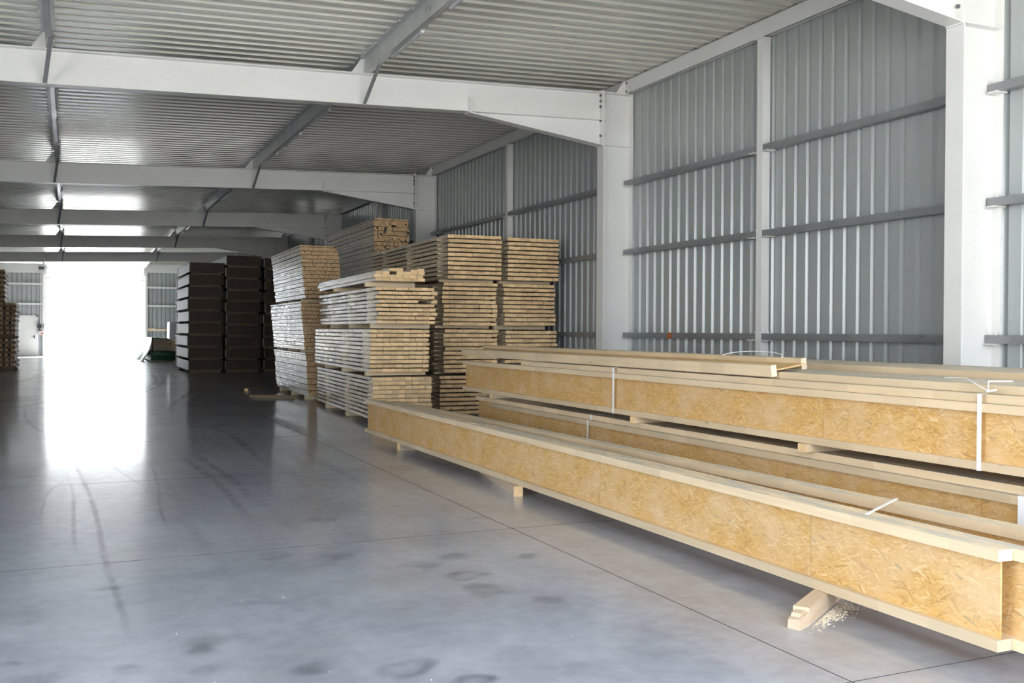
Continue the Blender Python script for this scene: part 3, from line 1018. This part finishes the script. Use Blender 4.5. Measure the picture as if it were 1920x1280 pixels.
# wire tie loop on the flat joist
pts = []
for q in range(14):
    t = q / 13 * math.pi
    pts.append((5.66 + 0.10 * math.sin(t), 7.75 - 0.85 * (1 - math.cos(t)) / 2, ZN + 0.165 + 0.045 * math.sin(t)))
MB().tube(pts, 0.0035, 6).build('wire_tie', 'strap', None, label='thin white wire tie looped on the flat-lying I-joist', cat='tie')
# little wood offcut on the front joist
bearer('small pale wood offcut lying on the front I-joist', (4.03, 10.0, 0.58), (4.04, 10.14, 0.58), 0.03, 0.008, 'wood', 'wood_offcut')


# ================================================================== BOARD PACKS
def board_pack(label, x, y, z, ncol, nrow, ztop, bw=0.114, L=5.0, rz=0.0, gap=0.07, stick=(0.35, 1.95, 3.45), jit=0.012, shift=0.012, group=None, bearers=True, skip=(), extra=(), lat=True, cjit=0.0):
    t = thing('board_pack', label, 'timber', (x, y, z), rz, group)
    pitch = (ztop - z) / nrow
    th = pitch * (0.70 if lat else 0.96)
    me = box_mesh('board', bw - 0.003, L, th, ['board', 'end'], 1)
    W = ncol * bw
    for j in range(nrow):
        sx = U(-shift, shift)
        sy = U(-cjit, cjit)
        for i in range(ncol):
            if (i, j) in skip:
                continue
            place('board', me, t, (sx + (i + 0.5) * bw, L / 2 + U(0, jit) + sy, j * pitch + th / 2 + U(0, pitch * 0.06)), (U(-.0006, .0006), U(-.012, .012), U(-.001, .001)))
        if lat and j < nrow - 1:
            for s in stick:
                place('sticker', box_mesh('sticker', 0.06, W + 0.08, pitch - th - 0.002, ['lath']), t,
                      (W / 2 - 0.012 + U(-.015, .01), s + U(-.05, .05), j * pitch + th + (pitch - th) / 2), (0, 0, math.pi / 2))
    for i, j in extra:
        place('board', me, t, ((i + 0.5) * bw, L / 2 + U(0, jit), j * pitch + th / 2))
    if bearers:
        for s in stick:
            place('bearer', box_mesh('bearer', 0.1, W + 0.02, gap - 0.004, ['lath']), t, (W / 2 + 0.0 + U(-.05, 0), s, -gap / 2), (0, 0, math.pi / 2))
    return t


rzB = -0.045
G1 = 'board packs of the front stacks'
board_pack('bottom board pack of the front left stack, standing on floor bearers', 4.63, 16.0, 0.09, 9, 10, 0.82, L=5.0, rz=rzB, gap=0.088, group=G1, stick=(0.15, 2.0, 3.9))
board_pack('second board pack from the floor in the front left stack', 4.58, 16.0, 0.89, 9, 10, 1.62, L=5.0, rz=rzB, gap=0.068, group=G1, stick=(0.3, 1.95, 3.7))
board_pack('third board pack of the front left stack, with a gap in its rows', 4.70, 16.0, 1.70, 9, 9, 2.33, L=5.0, rz=rzB, gap=0.078, group=G1, stick=(0.45, 2.05, 3.7), shift=0.05, skip=((6, 5), (7, 5)))
board_pack('loose board pack lying on top of the front left stack', 4.63, 15.9, 2.41, 7, 3, 2.575, L=5.0, bw=0.122, rz=rzB, gap=0.078, group=G1, lat=False, shift=0.02, skip=((2, 2),), extra=((2, 3), (3, 3), (5, 2.6), (6, 3)), stick=(0.6, 3.2))
for nm, x, y, zs in (('middle', (6.11, 6.19, 6.16, 6.26), 16.8, ((0.075, 0.79), (0.83, 1.63), (1.68, 2.48), (2.53, 3.35))),
                     ('right', (7.38, 7.40, 7.36, 7.44), 16.8, ((0.075, 0.79), (0.83, 1.61), (1.69, 2.48), (2.53, 3.34)))):
    for q, (a, b) in enumerate(zs):
        board_pack('%s board pack of the %s front stack' % (('bottom', 'second', 'third', 'topmost')[q], nm), x[q], y, a, 9, 10 if q else 9, b, bw=0.1165, L=5.2, rz=-0.012,
                   gap=(a - (zs[q - 1][1] if q else 0)) - 0.002, group=G1, stick=(0.45, 2.35, 4.1), shift=0.02 if q < 3 else 0.01)


# batten packs: hundreds of small battens
def batten_pack(label, x, y, z, ztop, W, L, rz=0.0, lean=0.0, bw=0.047, bh=0.043, gap=0.06, mess=0.0, group=None, per=2, round_top=0, holes=0.0, jy=0.02):
    t = thing('batten_pack', label, 'timber', (x, y, z), rz, group)
    nrow = int((ztop - z) / bh)
    ncol = int(W / bw)
    zz = 0.0
    j = 0
    H = ztop - z
    pitch = H / nrow
    while j < nrow:
        b = MB()
        n = min(per + (1 if mess and random.random() < .4 else 0), nrow - j)
        lx = U(-0.012, 0.012) + mess * U(-.02, .02)
        for q in range(n):
            r = j + q
            cut = 0
            if round_top and r >= nrow - round_top:
                cut = r - (nrow - round_top) + 1
            cx = lean * (r / nrow) + lx
            for i in range(ncol - cut):
                if random.random() < holes and 0 < i:
                    continue
                w = bw - 0.002
                x0 = cx + i * bw + U(-.002, .002)
                y0 = U(0, jy)
                h0 = r * pitch + (0.012 if q == 0 else 0.001)
                d = U(-.006, .006) * (1 + 3 * mess)
                h1 = (r + 1) * pitch - 0.001
                b.box(x0 + d, x0 + w + d, y0, y0 + L - U(0, jy * 2), h0 + abs(d) * mess, h1 + abs(d) * mess, 0, 1, 0.02 + 0.96 * random.random())
        b.build('batten_layer', ['bwood', 'bend'], t, kind='stuff')
        j += n
    for s in (0.5, L * 0.5, L - 0.5):
        place('bearer', box_mesh('bearer', 0.1, W, gap - 0.004, ['lath']), t, (W / 2, s, -gap / 2), (0, 0, math.pi / 2))
    return t


rzA = -0.026
G2 = 'batten packs of the rear stacks'
batten_pack('bottom batten pack of the rear left stack, resting near the loose planks', 4.89, 22.0, 0.09, 1.07, 0.86, 4.3, rzA, -0.06, group=G2, gap=0.088, per=3)
batten_pack('middle batten pack of the rear left stack', 4.80, 22.0, 1.13, 2.22, 0.88, 4.2, rzA, -0.10, group=G2, per=2)
batten_pack('top batten pack of the rear left stack, with a rounded top', 4.81, 22.0, 2.285, 3.47, 0.86, 4.0, rzA, -0.12, group=G2, round_top=2, per=2)
batten_pack('bottom batten pack of the high rear stack, hidden behind the front stacks', 6.55, 22.6, 0.09, 1.40, 0.95, 4.8, -0.01, group=G2, gap=0.088, per=3)
batten_pack('middle batten pack of the high rear stack', 6.55, 22.6, 1.46, 2.80, 0.95, 4.8, -0.01, group=G2, per=3)
batten_pack('topmost batten pack of the high rear stack, ragged ends under the wall', 6.56, 22.55, 2.86, 4.22, 0.88, 4.8, -0.01, -0.02, bw=0.05, bh=0.05, mess=0.35, group=G2, holes=0.05, jy=0.05)
# metal band end on the loose pack
MB().bar((4.95, 20.4, 2.67), (5.55, 19.5, 2.66), 0.03, 0.003).build('steel_band', 'galv', None, label='shiny band end lying on the loose top pack', cat='band')

# loose planks on the floor by the batten stack
bearer('weathered loose plank on the floor, nearer of two by the batten stack', (3.87, 23.55, 0), (4.76, 22.95, 0), 0.12, 0.075, 'old', 'loose_plank')
bearer('weathered loose plank on the floor, farther of two by the batten stack', (4.18, 26.05, 0), (4.9, 27.3, 0), 0.10, 0.07, 'old', 'loose_plank')


# ================================================================== BROWN PANEL PACKS
pack_cache = {}


def panel_meshes(W, L, H):
    if (W, L, H) in pack_cache:
        return pack_cache[(W, L, H)]
    b = MB()
    n = 24
    bw = W / n
    for i in range(n):
        y0 = U(0, 0.012)
        b.box(i * bw + 0.002, (i + 1) * bw - 0.002, y0, L - U(0, .012), 0.035, H - 0.02, 0, None, 0.02 + 0.9 * random.random())
    core = b.mesh('board_core', ['brown'])
    side = MB().box(-0.012, 0.0, 0.03, L - 0.03, 0.06, H - 0.045).mesh('side_sheet', ['pale'])
    e = MB()
    e.box(-0.03, 0, 0.0, L, H - 0.045, H - 0.02).box(-0.03, 0, 0.0, L, 0.035, 0.06).box(-0.03, 0, 0.0, 0.14, 0.06, H - 0.045).box(-0.03, 0, L - 0.14, L, 0.06, H - 0.045)
    edge = e.mesh('side_frame', ['pale'])
    lid = MB().box(-0.03, W + 0.01, -0.01, L, H - 0.02, H - 0.005).mesh('cover_sheet', ['brown'])
    base = MB().box(-0.03, W + 0.01, -0.012, L, 0.018, 0.035).mesh('base_sheet', ['brown2'])
    pack_cache[(W, L, H)] = (core, side, edge, lid, base)
    return pack_cache[(W, L, H)]


POS = ['lowest', 'second', 'third', 'fourth', 'fifth', 'sixth', 'seventh', 'eighth', 'ninth', 'topmost']


def panel_stack(nm, x, y, n, top, W=1.2, L=4.3, lean=0.06, rz=0.0):
    H = (top - 0.08) / n
    for i in range(n):
        xx = x + lean * i / n + U(-.03, .03)
        lab = '%s brown panel pack of the %s stack by the doorway' % (POS[i] if i < n - 1 else 'topmost', nm)
        t = thing('panel_pack', lab, 'panels', (xx, y + U(-.04, .04), 0.08 + i * H), rz, 'brown panel packs')
        Hh = H - 0.065 if i else H - 0.01
        core, side, edge, lid, base = panel_meshes(W, L, round(H - 0.06, 4))
        place('board_core', core, t, kind='stuff')
        place('side_sheet', side, t)
        place('side_frame', edge, t, label='pale side frame')
        place('cover_sheet', lid, t)
        place('base_sheet', base, t)
        for s in (0.3, L / 2, L - 0.3):
            place('bearer', box_mesh('bearer', 0.1, W - 0.1, 0.096 if i == 0 else 0.081, ['old']), t, (W / 2, s, 0.018 - (0.096 if i == 0 else 0.081) / 2 - 0.001), (0, 0, math.pi / 2))


panel_stack('left', 3.95, 37.4, 9, 4.07, W=1.20)
panel_stack('middle', 5.26, 37.4, 10, 4.35, W=1.25)
panel_stack('right', 6.68, 37.5, 10, 4.30, W=1.25, lean=0.02)


# ================================================================== STACKS AT THE LEFT EDGE
def crib_pack(label, x1, y, z, W, D, n, H, group):
    """boards along X with their ends at x1, alternate rows of short blocks"""
    t = thing('board_pack', label, 'timber', (x1, y, z), 0, group)
    ph = H / n
    for j in range(n):
        sx = U(-.02, .05)
        if j % 2 == 0:
            nb_ = 6
            for i in range(nb_):
                place('board', box_mesh('cribboard', D / nb_ - 0.01, W, ph * 0.95, ['old', 'endpale'], 1), t, (-W / 2 + sx, (i + 0.5) * D / nb_, j * ph + ph / 2), (0, 0, math.pi / 2))
        else:
            for i in range(11):
                place('block', box_mesh('crib_block', 0.135, D - 0.05 - U(0, .001), ph * 0.95, ['old', 'end'], 1), t, (-0.08 - i * (W - 0.2) / 10.1 + U(-.015, .015), D / 2, j * ph + ph / 2))
    for s in (0.3, D - 0.3):
        place('bearer', box_mesh('bearer', 0.12, W, 0.08, ['old']), t, (-W / 2, s, -0.042), (0, 0, math.pi / 2))
    return t


G3 = 'cribbed packs at the left edge'
crib_pack('lower cribbed pack of the stack at the left edge, near the white door', -1.83, 41.4, 0.085, 2.2, 2.8, 12, 1.10, G3)
crib_pack('upper cribbed pack of the stack at the left edge, near the white door', -1.80, 41.4, 1.28, 2.2, 2.8, 14, 1.27, G3)
crib_pack('lower cribbed pack of the taller stack cut off at the left edge', -2.40, 45.2, 0.085, 1.8, 2.4, 18, 1.862, G3)
crib_pack('upper cribbed pack of the taller stack cut off at the left edge', -2.36, 45.2, 2.03, 1.8, 2.4, 20, 1.95, G3)

# ================================================================== GREEN-WRAPPED TIMBER BY THE DOORWAY
t = thing('wrapped_pack', 'timber pack wrapped in dark green film on the floor by the doorway', 'timber', (3.62, 50.5, 0))
b = MB()
nx, ny, nz = 10, 14, 5
W, D, H = 1.12, 3.6, 0.44


def wr(x, y, z):
    w = 0.018 * math.sin(7 * x + 3 * y) + 0.02 * math.sin(11 * z + 5 * y + 2 * x)
    return w


def grid(f, nu, nv):
    b0 = len(b.v)
    for i in range(nu + 1):
        for j in range(nv + 1):
            b.v.append(f(i / nu, j / nv))
    for i in range(nu):
        for j in range(nv):
            q = b0 + i * (nv + 1) + j
            b.f.append((q, q + 1, q + nv + 2, q + nv + 1))
            b.mi.append(0)
            b.tone.append(0)


grid(lambda u, v: (u * W, wr(u * W, 0, v * H) * (4 * u * (1 - u)) - 0.02 * math.sin(math.pi * v), 0.06 + v * H), 12, 6)
grid(lambda u, v: (wr(0, u * D, v * H) - 0.02 * math.sin(math.pi * v), u * D, 0.06 + v * H), 16, 6)
grid(lambda u, v: (W - wr(0, u * D, v * H), u * D, 0.06 + v * H), 16, 6)
grid(lambda u, v: (u * W, v * D, 0.06 + H + wr(u * W, v * D, H) * 0.3), 10, 10)
grid(lambda u, v: (u * W, D, 0.06 + v * H), 6, 3)
b.build('film', 'green', t)
for s in (0.3, 3.2):
    MB().box(-0.06, W, s, s + 0.1, 0, 0.058).build('bearer', 'lath', t)
t = thing('beam_pack', 'opened pack of square brown beams on top of the green wrapped pack', 'timber', (3.72, 50.5, 0.53))
for i in range(3):
    for j in range(3):
        hh = 0.19 if not (j == 2 and i == 2) else 0.13
        MB().box(i * 0.29 + 0.004, (i + 1) * 0.29 - 0.004, U(0, .04), 3.5, j * 0.195, j * 0.195 + hh, 0, 1).build('beam', ['bearer', 'bearer'], t)
b = MB()
grid(lambda u, v: (-0.03 + u * 0.95, -0.02 + v * 3.4, (0.61 if u < .7 else 0.61 - (u - .7) * 0.45) + 0.012 * math.sin(20 * u + 9 * v)), 12, 12)
grid(lambda u, v: (-0.03 - 0.03 * (1 - v), u * 3.4, 0.05 + v * 0.56), 12, 5)
b.build('film', 'green', t)
# pale tarpaulin hanging over the left side down to the floor
b = MB()
grid(lambda u, v: (3.66 - 0.10 * v - (0.28 + 0.14 * math.sin(9 * u)) * v * v - 0.03 * math.sin(24 * u) * v, 50.5 + u * 3.8, 1.16 - 1.145 * v), 36, 12)
grid(lambda u, v: (3.66 + 0.45 * v, 50.5 + u * 3.8, 1.165 + 0.01 * math.sin(14 * u + 6 * v)), 36, 4)
b.build('tarpaulin', 'tarp', None, label='pale green tarpaulin hanging over the wrapped timber beside the doorway', cat='tarpaulin')
t = thing('wrapped_stack', 'white wrapped pallet stack half hidden behind the panel packs', 'pallet', (4.78, 54.3, 0))
for z0, z1, w in ((0.1, 0.95, 1.1), (1.0, 1.95, 1.05)):
    bx = MB()
    bx.poly8([(0, 0, z0), (w, 0, z0), (w, 1.2, z0), (0, 1.2, z0), (0.03, 0.03, z1), (w - .05, 0.02, z1 - .02), (w - .03, 1.17, z1), (0.02, 1.18, z1 - .01)])
    bx.build('wrapped_load', 'strap' if z0 > .5 else 'wood', t)
MB().box(0, 1.1, 0, 1.2, 0.02, 0.1).build('pallet_deck', 'lath', t)
# objects on the wooden rail of the far wall
bearer('small block lying on the far wall rail by the doorway', (4.35, YE - .06, 1.56), (4.75, YE - .06, 1.56), 0.08, 0.07, 'lath', 'wood_block')


# ================================================================== SAWDUST AND SCRAPS ON THE FLOOR
b = MB()
for _ in range(900):
    u = random.gauss(0, 1)
    v = random.gauss(0, 1)
    x, y = 3.93 + 0.13 * u + 0.03 * v, 4.36 + 0.06 * v + 0.05 * u
    if abs((x - 3.57) * 0.546 - (y - 4.22) * 0.837) < 0.06:
        continue
    s = U(0.0015, 0.006) * (1.3 if random.random() < .15 else 1)
    a = U(0, 6.28)
    c_, s_ = math.cos(a) * s, math.sin(a) * s
    h = s * 0.5
    b.poly8([(x - c_, y - s_, 0), (x + s_, y - c_, 0), (x + c_, y + s_, 0), (x - s_, y + c_, 0),
             (x - c_ * .5, y - s_ * .5, h), (x + s_ * .5, y - c_ * .5, h), (x + c_ * .5, y + s_ * .5, h), (x - s_ * .5, y + c_ * .5, h)])
b.build('sawdust', 'chip', None, label='pale sawdust scattered on the floor beside the split bearer', cat='sawdust', kind='stuff')
b = MB()
for _ in range(260):
    y = U(2.6, 20)
    x = U(-0.3, 0.52) * y + U(-1, 1)
    if x > 3.7:
        continue
    s = U(0.0015, 0.0055)
    a = U(0, 6.28)
    c_, s_ = math.cos(a) * s, math.sin(a) * s
    b.poly8([(x - c_, y - s_, 0), (x + s_, y - c_, 0), (x + c_, y + s_, 0), (x - s_, y + c_, 0),
             (x - c_ * .5, y - s_ * .5, s * .6), (x + s_ * .5, y - c_ * .5, s * .6), (x + c_ * .5, y + s_ * .5, s * .6), (x - s_ * .5, y + c_ * .5, s * .6)])
b.build('wood_crumbs', 'chip', None, label='tiny pale wood crumbs strewn over the open concrete floor', cat='crumbs', kind='stuff')
